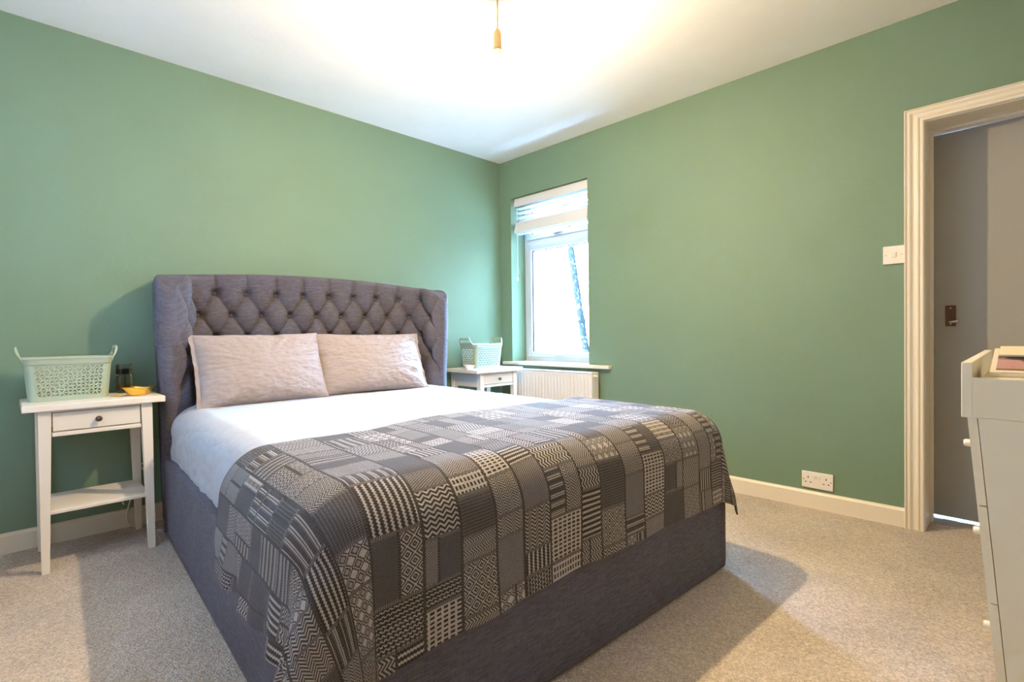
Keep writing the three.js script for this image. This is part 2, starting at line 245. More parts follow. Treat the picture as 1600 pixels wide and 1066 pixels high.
// ------------------------------------------------------------------ the bed (built in its own frame: x across, z from wall to foot)
const BED_POS = [-1.688, 0, .033], BED_TURN = -.05498;
const bed = thing('bed', 'grey upholstered double bed with buttoned winged headboard against the green wall', 'bed', BED_POS, BED_TURN);
const bedFrame = (o) => { o.position.set(...BED_POS); o.rotation.y = BED_TURN; return o; };
{
  // front outline of the headboard in plan, left wing to right wing
  const half = [[.800, .012], [.806, .12], [.818, .24], [.828, .296], [.816, .334], [.780, .352], [.738, .344], [.708, .312], [.692, .262], [.676, .212], [.648, .176], [.605, .156], [.54, .145], [.40, .142], [.20, .140]];
  const full = [...half.map(([x, z]) => V(-x, 0, z)), V(0, 0, .140), ...half.slice().reverse().map(([x, z]) => V(x, 0, z))];
  const curve = new THREE.CatmullRomCurve3(full, false, 'centripetal'), NS = 620, NV = 300;
  const P = [], T = [];
  const L = curve.getLength(); curve.arcLengthDivisions = 2000; curve.updateArcLengths();
  for (let i = 0; i <= NS; i++) { P.push(curve.getPointAt(i / NS)); T.push(curve.getTangentAt(i / NS)); }
  const mid = NS / 2, arc = (i) => (i - mid) / NS * L;
  const yTop = (p) => {
    const ax = Math.abs(p.x); let y = 1.302 - .030 * Math.pow(clamp(ax / .64, 0, 1), 2.2) - .018 * smooth(.60, .74, ax);
    if (p.z > .20) { const t = clamp((p.z - .20) / .15, 0, 1); y -= .075 * (1 - Math.sqrt(1 - t * t * .98)); } return y;
  };
  const PX = .1545, PY = .2340;                      // one diamond
  const rowY = [1.178, 1.061, .944, .827, .710];
  // buttons: rows alternate by half a pitch; they follow the curve on to the wings
  const offs = (k) => k % 2 ? 0 : .5;                // row 1 at half pitches
  const tuft = (s, y) => {
    const inner = 1 - smooth(.80, .86, Math.abs(s));
    if (inner <= 0) return 0;
    const u = s / PX + (1 / 2) + 100, vv = (y - rowY[0]) / PY;
    let h;
    const fold = (t) => { const q = Math.abs(Math.sin(Math.PI * t)); return Math.pow(q, .48); };
    if (y > rowY[0]) { const q = fold(u); h = mix(fold(u + vv) * fold(u - vv), q, smooth(0, .05, y - rowY[0])); }
    else if (y < rowY[4]) h = mix(fold(u + vv) * fold(u - vv), fold(u), smooth(0, .05, rowY[4] - y));
    else h = fold(u + vv) * fold(u - vv);
    const k = Math.round(clamp((rowY[0] - y) / (PY / 2), 0, 4)), by = rowY[k], bu = (s / PX - offs(k)), ds = (bu - Math.round(bu)) * PX, dy = y - by, d2 = ds * ds + dy * dy;
    const pit = Math.exp(-d2 / (.019 * .019));
    return inner * (.032 * h - .034 * pit - .003);
  };
  const rTop = .034, yBot = .012;
  const col = (i, j) => {
    const p = P[i], t = T[i], n = [t.z * -1, t.x];   // outward normal in plan
    const nx = -t.z, nz = t.x; const yt = yTop(p), f = j / NV, straight = .90;
    let y, inset = 0;
    if (f < straight) y = mix(yBot, yt - rTop, f / straight); else { const a = (f - straight) / (1 - straight) * Math.PI / 2; y = yt - rTop + rTop * Math.sin(a); inset = mix(rTop, .016, smooth(.62, .72, Math.abs(p.x))) * (1 - Math.cos(a)); }
    const taperX = Math.abs(p.x) > .74 ? 1 - .026 * (1 - smooth(.55, 1.1, y)) * smooth(.74, .79, Math.abs(p.x)) : 1;
    const d = tuft(arc(i), y) * (1 - inset / rTop * .8) - inset;
    return [(p.x + nx * d) * taperX, y, p.z + nz * d];
  };
  const front = sheet(NS, NV, (u, v, i, j) => col(i, j), (u, v) => [u * L, v * 1.3]);
  // make sure the faces look outward is not needed: both sides are drawn; close top and back
  const top = [], tIdx = []; for (let i = 0; i <= NS; i += 4) top.push(col(i, NV));
  const faces = THREE.ShapeUtils.triangulateShape(top.map((p) => new THREE.Vector2(p[0], p[2])), []);
  const tg = new THREE.BufferGeometry(); tg.setAttribute('position', new THREE.Float32BufferAttribute(top.flat(), 3)); tg.setIndex(faces.flat()); tg.computeVertexNormals();
  const back = sheet(40, 1, (u, v) => { const a = col(0, Math.round(v * NV * .9)), b = col(NS, Math.round(v * NV * .9)); return [mix(a[0], b[0], u), a[1], .012]; });
  const hb = part('headboard', merge([front, metreUV(tg), metreUV(back)]), M.linen, bed, 'high grey headboard with diamond buttoning and curved wings');
  const btn = new THREE.SphereGeometry(.0115, 14, 10); btn.scale(1, 1, .55);
  for (let k = 0; k < 5; k++) for (let m = -6; m <= 6; m++) {
    const s = (m + offs(k)) * PX; if (Math.abs(s) > .80) continue;
    const i = clamp(Math.round(mid + s / L * NS), 0, NS), p = P[i], t = T[i], d = tuft(s, rowY[k]) + .014;
    const b = part('button', btn, M.linen, hb); b.position.set(p.x - t.z * d, rowY[k], p.z + t.x * d); b.rotation.y = Math.atan2(-t.z, t.x);
  }
  // a seam across each wing nose
  const seam = (sg) => { const i0 = Math.round(NS * .06), i1 = Math.round(NS * .165), pts = []; for (let i = i0; i <= i1; i += 3) { const ii = sg < 0 ? i : NS - i, c = P[ii], t = T[ii]; pts.push([c.x - t.z * .0005, .905, c.z + t.x * .0005]); } return tube(pts, .0022, 40, 6); };
  part('wing_seam', merge([seam(-1), seam(1)]), M.linen, hb);
  const rail = (x0, x1, z0, z1, y1 = .372) => metreUV(softBox(x1 - x0, y1 - .006, z1 - z0, .014, 8, 14, 14).translate((x0 + x1) / 2, (y1 + .006) / 2, (z0 + z1) / 2));
  part('side_rail', rail(-.806, -.752, .30, 2.27), M.linen, bed);
  part('side_rail', rail(.752, .806, .30, 2.27), M.linen, bed);
  part('foot_board', rail(-.807, .807, 2.214, 2.272), M.linen, bed);
  part('slat_base', bx(-.752, .752, .20, .245, .17, 2.214, .004), M.linen, bed);
}
// mattress in its fitted sheet
{
  const w = 1.555, h = .365, d = 2.02;
  const g = softBox(w, h, d, .115, 150, 40, 190, (x, y, z, n) => {
    const side = Math.abs(n[0]) > .5 || n[2] > .5 ? 1 : 0, q = 1 - Math.abs(n[1]);
    const wr = Math.abs(fbm(x * 3 + z * 9 + y * 6, z * 3 - y * 10 + 20, 51, 3) - .5) * 2, wt = Math.abs(fbm(x * 4 + z * 11, z * 2.2 - x * 5, 57, 3) - .5) * 2;
    return n[1] < -.3 ? 0 : -.012 * (1 - wr) * q - .004 * (1 - wt) + .012 * q * (y > -.1 ? 1 : 0);
  });
  g.translate(0, .25 + h / 2, .175 + d / 2);
  bedFrame(solo('mattress', metreUV(g), M.sheet, 'thick mattress in a white fitted sheet lying on the grey bed', 'mattress'));
}
// pillows: two faces meeting in a seam, with a stitched flange at the outer end
function pillow(label, seed, w, h, pos, rot) {
  const N = 110, T = .082, r2 = rng(seed);
  const t = thing('pillow', label, 'pillow', [0, 0, 0], 0, 'pair of pillows leaning on the headboard');
  const face = (sg) => sheet(N, N, (u, v) => {
    const a = u * 2 - 1, b = v * 2 - 1, ea = Math.pow(Math.abs(a), 2.6), eb = Math.pow(Math.abs(b), 2.6);
    let th = T * Math.pow(Math.max(0, (1 - ea) * (1 - eb)), .46);
    const pin = 1 - .055 * (1 - a * a) * Math.abs(b) - 0, pinX = 1 - .035 * (1 - b * b) * Math.abs(a);
    const edge = Math.max(Math.abs(a), Math.abs(b)), rad = fbm(Math.atan2(b, a) * 5 + seed, edge * 1.3, seed, 3) - .5;
    const cr = Math.abs(fbm(a * 3.1 + b * 1.2 + seed, b * 4.1 - a * 2.2, seed + 3, 4) - .5) * 2, cr2 = Math.abs(fbm(a * 6 - b * 4 + seed, b * 9 + a * 4, seed + 9, 3) - .5) * 2;
    th += (.022 * rad * edge * edge - .004 * Math.pow(1 - cr, 2.2) - .0035 * Math.pow(1 - cr2, 2.5) * (.3 + edge)) * Math.min(1, th / .02);
    const sag = -.05 * (1 - v) * (1 - v) * 0;
    return [a * w / 2 * pinX, b * h / 2 * pin + sag, sg * Math.max(th, .0015)];
  }, (u, v) => [u * w + seed * .13, v * h + (sg > 0 ? 0 : .4)]);
  const cover = part('pillowcase', merge([face(1), face(-1)]), M.pillow, t);
  const strip = (sg, x0, wd) => sheet(6, 60, (u, v) => { const b = v * 2 - 1; const pinX = 1 - .035 * (1 - b * b); return [(sg * w / 2) * pinX + sg * (u * wd) - sg * .004, b * h / 2 * (1 + .012 * u), .004 * Math.sin(v * 21 + seed) * u + .003 * Math.sin(v * 47) * u]; }, (u, v) => [u * wd, v * h]);
  part('flange', merge([strip(rot.flange, 0, .022)]), M.pillow, t);
  const q = new THREE.Group(); q.position.set(...pos); q.rotation.set(rot.x, rot.y, rot.z, 'YXZ');
  bedFrame(bed); const m = new THREE.Matrix4().compose(V(...BED_POS), new THREE.Quaternion().setFromAxisAngle(V(0, 1, 0), BED_TURN), V(1, 1, 1)); q.updateMatrix(); m.multiply(q.matrix);
  m.decompose(t.position, t.quaternion, t.scale); return t;
}
pillow('beige pillow at the left of the bed, nearer the wicker-look basket and brass dish', 3, .615, .385, [-.372, .782, .390], { x: -.40, y: .02, z: .012, flange: -1 });
pillow('beige pillow at the right of the bed, nearer the window', 8, .665, .375, [.238, .782, .364], { x: -.40, y: -.02, z: -.01, flange: 1 });

// ------------------------------------------------------------------ patchwork throw
{
  const B = 1.30, A = 1.36, TX = 2048, TY = 1072;                // half width, length, texture
  const R2 = rng(77), patches = [];
  let b = -B; const seams = [];
  while (b < B - .02) { let w = .080 + .045 * R2(); if (b + w > B - .05) w = B - b; seams.push(b);
    let a = 0; while (a < A - .01) { let l = .050 + .095 * R2(); if (a + l > A - .04) l = A - a;
      const split = l > .09 && R2() < .30;
      if (split) { const c = b + w * (.35 + .3 * R2()); patches.push([b, c, a, a + l, Math.floor(R2() * 13), R2()], [c, b + w, a, a + l, Math.floor(R2() * 13), R2()]); }
      else patches.push([b, b + w, a, a + l, Math.floor(R2() * 13), R2()]);
      a += l; }
    b += w; }
  const tri = (t) => Math.abs(((t % 1) + 1) % 1 - .5) * 2, fr = (t) => ((t % 1) + 1) % 1, st = (v, e = .5, s = .16) => smooth(e - s, e + s, v);
  // each motif returns how much light yarn shows
  const motif = (k, x, y, q) => {
    x *= 1000; y *= 1000; if (q > .5 && k !== 3) { const t = x; x = y; y = t; }
    switch (k) {
      case 0: return .04 + .92 * st(tri((y + 9 * tri(x / 22)) / 12), .52, .12);                  // bold zigzag
      case 1: return .06 + .78 * st(tri((y + 14 * tri(x / 30)) / 7.5), .5, .2);                  // chevrons
      case 2: return Math.abs(fr(y / 24) - .5) < .24 ? .03 + .22 * st(tri(x / 6), .6) : .10 + .85 * st(tri(y / 6 + .2), .45, .3); // bands
      case 3: { const d = tri(x / 36) + tri(y / 36); return .05 + .88 * st(tri(d * 2.0), .52, .16); }  // diamonds
      case 4: return tri(x / 11) > .5 && tri(y / 18) > .35 ? .04 : .90;                          // light check with dark dashes
      case 5: return .05 + .22 * st(tri((x + y) / 6), .5, .3);                                   // dark twill
      case 6: return .05 + .85 * (tri(x / 11 + .5 * Math.floor(y / 10)) > .42 && tri(y / 10) > .42 ? 1 : 0); // dots
      case 7: return .12 + .45 * st(tri((x * .6 + y) / 6.5), .5, .3);                            // mid twill
      case 8: return .05 + .9 * st(tri(y / 15 + .10 * Math.sin(x * .8)), .60, .12);              // beaded stripes
      case 9: return .06 + .85 * st(tri((x + (Math.floor(y / 15) % 2 ? 1 : -1) * y * .9) / 8.5), .52, .2); // reversing diagonals
      case 10: return .08 + .28 * st(tri(x / 5), .5, .3) * st(tri(y / 8), .4, .3);               // dark knit
      case 11: { const d = tri(x / 28) + tri(y / 36); return d > 1.22 ? .92 : d > 1.0 ? .06 : d > .72 ? .8 : d > .5 ? .05 : .6; } // nested lozenges
      default: return .05 + .80 * st(tri((x + 12 * tri(y / 26)) / 10), .52, .16);                // upright waves
    }
  };
  const val = new Float32Array(TX * TY);
  const cell = new Int16Array(TX * TY);
  patches.forEach((p, n) => { const i0 = Math.floor((p[0] + B) / (2 * B) * TX), i1 = Math.ceil((p[1] + B) / (2 * B) * TX), j0 = Math.floor(p[2] / A * TY), j1 = Math.ceil(p[3] / A * TY);
    for (let j = j0; j < Math.min(j1, TY); j++) for (let i = Math.max(0, i0); i < Math.min(i1, TX); i++) {
      const x = i / TX * 2 * B - B, y = j / TY * A, eb = Math.min(x - p[0], p[1] - x), ea = Math.min(y - p[2], p[3] - y);
      let f = motif(p[4], x - p[0], y - p[2], p[5]);
      if (ea < .0042) f = .14 + .25 * (tri(x * 1000 / 5) > .5 ? 1 : 0);
      if (eb < .0034) f = .05 + .12 * (tri(y * 1000 / 6) > .6 ? 1 : 0);
      if (x < -B + .012 || x > B - .012 || y < .010 || y > A - .012) f = .06;
      f *= (.80 + .26 * hash2(i >> 1, j >> 1, 12)) * (.72 + .34 * tri(x * 1000 / 3.9) + .12 * tri(y * 1000 / 3.1)); val[j * TX + i] = f;
    } });
  const map = texture(TX, TY, 1, 1, (x, y) => { const f = clamp(val[y * TX + x], 0, 1); return [lin2s(mix(.014, .50, f)), lin2s(mix(.012, .465, f)), lin2s(mix(.012, .45, f))]; }, true);
  const bump = texture(TX, TY, 1, 1, (x, y) => clamp(.25 + .6 * val[y * TX + x] + .2 * (hash2(x >> 1, y >> 1, 4) - .5), 0, 1));
  for (const t of [map, bump]) { t.wrapS = t.wrapT = THREE.ClampToEdgeWrapping; }
  const mat = new THREE.MeshStandardMaterial({ map, bumpMap: bump, bumpScale: .003, roughness: .95, side: THREE.DoubleSide });
  const YT = .634, ZF = 2.155, XF = .705, R = .135, Q = R * Math.PI / 2;
  const left = -1.140, right = 1.075;                               // how far the throw reaches to each side, along the cloth
  const a0 = (b) => { const t = b < 0 ? 1.548 + .085 * smooth(-.1, -.45, b) - .14 * smooth(-.82, -1.2, b) : 1.548 + .02 * b; return t; };
  const aEnd = 1.025;
  const drop = (s, R, Q) => s < Q ? [R * Math.sin(s / R), -R * (1 - Math.cos(s / R))] : [R, -R - (s - Q)];
  const surf = (u, v) => {
    const bb = mix(left, right, u), a = v * aEnd * (1 + .0 * u), zs = a0(bb), za = mix(zs, zs + aEnd - (zs - 1.548) * .9 + .035 * smooth(-.2, -1, bb), v);
    const sgn = bb < 0 ? -1 : 1, t = Math.max(0, Math.abs(bb) - XF), s = Math.max(0, za - ZF);
    let x = bb, y = YT, z = za, cx = sgn * Math.min(Math.abs(bb), XF), cz = Math.min(za, ZF), dx = 0, dz = 0;
    if (s > 0 || t > 0) {
      const r0 = Math.hypot(s, t), ph = Math.atan2(t, s), both = Math.sin(2 * ph), h1 = Math.max(0, r0 - Q), cut = sgn > 0 ? .17 * Math.pow(both, 4) : .06 * Math.pow(both, 3), hang = h1 * (1 - cut * smooth(.05, .3, h1)), r = r0 - h1 + hang;
      const w = sgn < 0 ? .34 * Math.pow(both, 2) + .16 * both * Math.sin(6 * ph + 2.4) : .34 * Math.pow(both, 2) + .12 * both * Math.sin(6 * ph + .6);
      const k = clamp(w, -.3, .6), [h0, y0] = drop(r, R, Q);
      const h = h0 + k * hang, yy = y0 + hang * (1 - Math.sqrt(1 - k * k));
      dx = sgn * Math.sin(ph); dz = Math.cos(ph); x = cx + dx * h; z = cz + dz * h; y = YT + yy;
      const sideT = smooth(.05, .40, hang);
      if (ph > 1.0) x += sgn * .020 * sideT * (Math.sin(za * 27 + 1.1) + .5 * Math.sin(za * 49)) + sgn * .010 * sideT;
      if (ph < .5) z += (.010 * sideT * (Math.sin(bb * 13) + .6 * Math.sin(bb * 29 + 1)) + .008 * sideT);
    }
    const flat = 1 - smooth(0, .12, Math.max(s, t));
    y += flat * (.005 * (fbm(bb * 5, za * 5, 90, 3) - .5)) + .003 * (fbm(bb * 13, za * 13, 93, 2) - .5);
    const head = smooth(.035, 0, v * aEnd); y -= .004 * head * flat;
    return [x, y, z];
  };
  const uvf = (u, v) => [(mix(left, right, u) + B) / (2 * B), v * aEnd / A * .985 + .005];
  const NU = 300, NV = 150, topS = sheet(NU, NV, surf, uvf), n = topS.attributes.normal, p = topS.attributes.position, flip = n.getY((NV >> 2) * (NU + 1) + (NU >> 1)) < 0 ? -1 : 1, th = .006;
  const under = topS.clone(); const up = under.attributes.position; for (let i = 0; i < p.count; i++) up.setXYZ(i, p.getX(i) - flip * n.getX(i) * th, p.getY(i) - flip * n.getY(i) * th, p.getZ(i) - flip * n.getZ(i) * th);
  const edge = []; const ring = []; for (let i = 0; i <= NU; i++) ring.push(i); for (let j = 1; j <= NV; j++) ring.push(j * (NU + 1) + NU); for (let i = NU - 1; i >= 0; i--) ring.push(NV * (NU + 1) + i); for (let j = NV - 1; j >= 0; j--) ring.push(j * (NU + 1));
  const eg = sheet(ring.length - 1, 2, (u, v, i, j) => { const k = ring[i], m = j / 2, o = j === 1 ? .004 : 0; return [mix(p.getX(k), up.getX(k), m), mix(p.getY(k), up.getY(k), m), mix(p.getZ(k), up.getZ(k), m)]; }, () => [.001, .5]);
  bedFrame(solo('throw_blanket', merge([topS, under, eg]), mat, 'grey and cream patchwork-patterned woven throw draped over the foot of the bed', 'throw'));
}

// ------------------------------------------------------------------ bedside tables
function bedsideTable(label, pos) {
  const t = thing('bedside_table', label, 'bedside table', pos, 0, 'bedside tables with one drawer');
  part('table_top', bx(-.2365, .2365, .656, .683, -.170, .200, .004), M.white, t);
  for (const sx of [-1, 1]) for (const [z0, z1, Z0, Z1] of [[.140, .180, .1535, .180], [-.165, -.125, -.165, -.1385]]) {
    const X0 = sx < 0 ? -.190 : .148, X1 = X0 + .042, B0 = sx < 0 ? -.190 : .165, B1 = B0 + .025;
    part('leg', taper(X0, X1, z0, z1, .656, B0, B1, Z0, Z1, 0), M.white, t);
  }
  part('apron', merge([bx(-.184, -.166, .552, .656, -.125, .140), bx(.166, .184, .552, .656, -.125, .140), bx(-.148, .148, .552, .656, -.160, -.142)]), M.white, t);
  part('drawer_rail', merge([bx(-.148, .148, .549, .566, .150, .176, .002), bx(-.148, .148, .648, .656, .150, .174)]), M.white, t);
  const dr = part('drawer', merge([bx(-.1455, .1455, .570, .6455, .156, .175, .0025), bx(-.14, .14, .572, .63, -.12, .156)]), M.white, t);
  const k = lathe([[0, .024], [.006, .0235], [.0105, .021], [.0122, .016], [.0105, .011], [.006, .008], [.005, 0], [0, 0]], 24); k.rotateX(Math.PI / 2); k.translate(0, .607, .175);
  part('knob', k, M.knob, dr, 'dark round knob');
  part('shelf', bx(-.176, .176, .232, .247, -.155, .170, .003), M.white, t);
  return t;
}
bedsideTable('cream one-drawer bedside table left of the bed with lower shelf in view', [-2.757, 0, .232]);
bedsideTable('white one-drawer bedside table right of the bed, in the corner by the window', [-.392, 0, .200]);

// ------------------------------------------------------------------ openwork baskets
function basket(label, pos, turn, cols, rowsN) {
  const t = thing('storage_basket', label, 'basket', pos, turn, 'sage green plastic baskets on the bedside tables');
  const wb = .262, db = .165, wt = .290, dt = .190, h = .180, r = .026;
  const wallPos = (sx, sy) => { const f = sy; return [mix(wb, wt, f), mix(db, dt, f)]; };
  const face = (side) => {                                        // 0 front, 1 right, 2 back, 3 left
    const len0 = (side % 2 ? db : wb) - 2 * r, wTop = (side % 2 ? dt : wt) - 2 * r, n = side % 2 ? Math.round(cols * .55) : cols;
    const sh = new THREE.Shape([[-.5, 0], [.5, 0], [.5, 1], [-.5, 1]].map((p) => new THREE.Vector2(p[0] * len0, p[1] * h)));
    const y0 = .018, y1 = h - .030, rh = (y1 - y0) / rowsN, cw = (len0 * .97) / n;
    for (let j = 0; j < rowsN; j++) for (let i = 0; i < n; i++) {
      const cx = (i + .5 - n / 2) * cw, cy = y0 + (j + .5) * rh, up = (i + j) % 2 ? 1 : -1, a = cw * .60, b = rh * .43;
      sh.holes.push(new THREE.Path([[cx - a, cy - up * b], [cx, cy - up * b * .72], [cx + a, cy - up * b], [cx, cy + up * b]].map((p) => new THREE.Vector2(...p))));
    }
    const g = new THREE.ExtrudeGeometry(sh, { depth: .0072, bevelEnabled: true, bevelSize: .0011, bevelThickness: .0016, bevelSegments: 2 }), p = g.attributes.position;
    for (let i = 0; i < p.count; i++) { const f = p.getY(i) / h, x = p.getX(i) * (1 + (wTop / len0 - 1) * f), off = mix(side % 2 ? wb : db, side % 2 ? wt : dt, f) / 2 + p.getZ(i) - .0082; const y = p.getY(i);
      if (side === 0) p.setXYZ(i, x, y, off); else if (side === 2) p.setXYZ(i, -x, y, -off); else if (side === 1) p.setXYZ(i, off, y, -x); else p.setXYZ(i, -off, y, x); }
    g.computeVertexNormals(); return metreUV(g);
  };
  for (let s = 0; s < 4; s++) part('openwork_wall', face(s), M.sage, t);
  // rounded corners, base and rim
  const rr = (w, d, q, n = 8) => { const o = []; for (let c = 0; c < 4; c++) { const sx = c === 0 || c === 3 ? 1 : -1, sz = c < 2 ? 1 : -1; for (let k = 0; k <= n; k++) { const a = c * Math.PI / 2 + k / n * Math.PI / 2; o.push([sx * (w / 2 - q) + Math.cos(a) * q, sz * (d / 2 - q) + Math.sin(a) * q]); } } return o; };
  const corner = (c) => sheet(10, 6, (u, v) => { const w = mix(wb, wt, v), d = mix(db, dt, v), a = c * Math.PI / 2 + u * Math.PI / 2, sx = c === 0 || c === 3 ? 1 : -1, sz = c < 2 ? 1 : -1; return [sx * (w / 2 - r) + Math.cos(a) * r, v * h, sz * (d / 2 - r) + Math.sin(a) * r]; });
  for (let c = 0; c < 4; c++) part('corner', metreUV(corner(c)), M.sage, t);
  const bs = new THREE.Shape(rr(wb, db, r).map((p) => new THREE.Vector2(...p))), bg = new THREE.ExtrudeGeometry(bs, { depth: .004, bevelEnabled: false }); bg.rotateX(Math.PI / 2); bg.translate(0, .004, 0);
  part('base', metreUV(bg), M.sage, t);
  const ringAt = (profile) => { const n = 8, o = [], idx = [], m = profile.length, base = rr(1, 1, .2, n).length; for (const [off, y] of profile) { const w = mix(wb, wt, clamp(y / h, 0, 1)) + 2 * off, d = mix(db, dt, clamp(y / h, 0, 1)) + 2 * off; for (const [x, z] of rr(w, d, r + off, n)) o.push(x, y, z); }
    for (let j = 0; j < m - 1; j++) for (let i = 0; i < base; i++) { const a = j * base + i, b = j * base + (i + 1) % base; idx.push(a, b, b + base, a, b + base, a + base); } const g = new THREE.BufferGeometry(); g.setAttribute('position', new THREE.Float32BufferAttribute(o, 3)); g.setIndex(idx); g.computeVertexNormals(); return metreUV(g); };
  part('rim', ringAt([[-.004, h - .028], [.0015, h - .028], [.003, h - .022], [.003, h - .006], [.006, h - .002], [.0065, h + .002], [.004, h + .005], [-.001, h + .004], [-.004, h - .002], [-.004, h - .028]]), M.sage, t);
  for (const sx of [-1, 1]) {
    // a flat strap with a slot, curling outward
    const e = dt * .43, f = dt * .30, hs = new THREE.Shape(); hs.moveTo(-e, -.012); hs.lineTo(e, -.012); hs.lineTo(e - .004, .004); hs.quadraticCurveTo(f + .012, .016, f + .006, .036); hs.quadraticCurveTo(f, .050, f - .014, .050); hs.lineTo(-f + .014, .050); hs.quadraticCurveTo(-f, .050, -f - .006, .036); hs.quadraticCurveTo(-f - .012, .016, -e + .004, .004);
    const slot = new THREE.Path(); slot.moveTo(-f + .002, .014); slot.lineTo(f - .002, .014); slot.quadraticCurveTo(f + .002, .024, f - .005, .033); slot.quadraticCurveTo(f - .009, .038, f - .016, .038); slot.lineTo(-f + .016, .038); slot.quadraticCurveTo(-f + .009, .038, -f + .005, .033); slot.quadraticCurveTo(-f - .002, .024, -f + .002, .014); hs.holes.push(slot);
    const g = new THREE.ExtrudeGeometry(hs, { depth: .0034, bevelEnabled: true, bevelSize: .0012, bevelThickness: .0012, bevelSegments: 2, curveSegments: 8 }), hp = g.attributes.position;
    for (let i = 0; i < hp.count; i++) { const z = hp.getX(i), y = hp.getY(i), q = clamp((y + .004) / .054, 0, 1); hp.setXYZ(i, sx * (wt / 2 - .001 + hp.getZ(i) + .020 * Math.sin(q * 1.9)), h + y, z); }
    g.computeVertexNormals(); part('handle', metreUV(g), M.sage, t);
  }
  return t;
}
basket('sage green openwork plastic basket with loop handles on the left bedside table', [-2.838, .6833, .205], .0, 15, 9);
basket('pale green openwork plastic basket with loop handles on the bedside table by the window', [-.385, .6833, .170], .0, 15, 8);

// leaf-shaped dishes
function leafDish(label, pos, turn, inner) {
  const t = thing('trinket_dish', label, 'dish', pos, turn, 'leaf-shaped trinket dishes');
  const shape = (lift, k) => sheet(60, 16, (u, v) => {
    const a = u * Math.PI * 2, rad = v * k, point = Math.pow(Math.abs(Math.cos(a)), 6), L = .046 + .022 * point, Wd = .046 - .004 * point;
    const x = Math.cos(a) * L * rad, z = Math.sin(a) * Wd * rad, rise = .034 * smooth(.45, 1.0, v) + .004 * point * smooth(.8, 1, v);
    return [x, lift + rise * (1 + .10 * Math.sin(a * 3)), z]; });
  part('bowl', metreUV(shape(.0008, 1)), inner ? M.porcelain : M.gold, t);
  part('glaze', metreUV(shape(.0024, .985)), M.gold, t, 'gilded inside');
  return t;
}
leafDish('gold leaf-shaped dish on the left bedside table, beside the basket', [-2.600, .6833, .315], .25, false);
leafDish('white leaf-shaped dish with a gilded inside on the table by the window', [-.590, .6833, .270], .2, true);
{
  const g = lathe([[0, 0], [.046, 0], [.048, .002], [.048, .005], [.046, .007], [0, .007]], 40); g.translate(-.505, .6832, .335);
  solo('coaster', metreUV(g), new THREE.MeshStandardMaterial({ color: rgb(170, 186, 190), roughness: .6 }), 'round grey coaster on the white table by the window, in front of the basket', 'coaster');
  const wire = [0, 1].map((k) => { const q = new THREE.TorusGeometry(.030 - .004 * k, .0014, 8, 48); q.rotateX(Math.PI / 2 - .12 - .1 * k); q.translate(-2.676 + .012 * k, .6885 + .003 * k, .322 - .006 * k); return q; });
  solo('wire_loop', merge(wire), M.gold, 'thin gold loops lying between the left basket and the gold dish', 'ornament');
}
{ // perfume bottle
  const t = thing('perfume_bottle', 'square clear glass perfume bottle with a black collar behind the gold dish', 'bottle', [-2.628, .6833, .115], .35);
  const gl = new THREE.MeshPhysicalMaterial({ color: rgb(226, 232, 230), roughness: .02, transmission: 1, thickness: .01, ior: 1.5 });
  part('flask', metreUV(softBox(.058, .086, .036, .006, 10, 12, 8).translate(0, .043, 0)), gl, t);
  part('liquid', bx(-.023, .023, .008, .040, -.012, .012, .003), new THREE.MeshPhysicalMaterial({ color: rgb(222, 180, 84), roughness: .02, transmission: .9, thickness: .01, ior: 1.36 }), t);
  part('pump_collar', bx(-.015, .015, .089, .116, -.011, .011, .003), M.dark, t);
  part('dip_tube', tube([[0, .09, 0], [.0005, .05, 0], [.002, .012, 0]], .0016, 12, 6), M.dark, t);
  part('cap', metreUV(softBox(.056, .048, .036, .004, 8, 8, 8).translate(0, .113, 0)), gl, t);
}
{ // white cable behind the left table
  const g = merge([tube([[-2.560, .300, .012], [-2.545, .275, .05], [-2.53, .25, .07], [-2.522, .215, .06], [-2.520, .15, .03]], .0035, 40, 8), tube([[-2.63, .118, .022], [-2.640, .16, .026], [-2.628, .205, .024], [-2.605, .20, .024], [-2.60, .15, .022], [-2.612, .10, .024], [-2.62, .04, .03], [-2.60, .006, .03], [-2.53, .006, .05]], .0035, 60, 8), tube([[-2.560, .300, .012], [-2.54, .315, .03], [-2.515, .325, .05]], .0035, 12, 8)]);
  solo('cable', g, M.white, 'white looped cable hanging behind the left bedside table', 'cable');
}

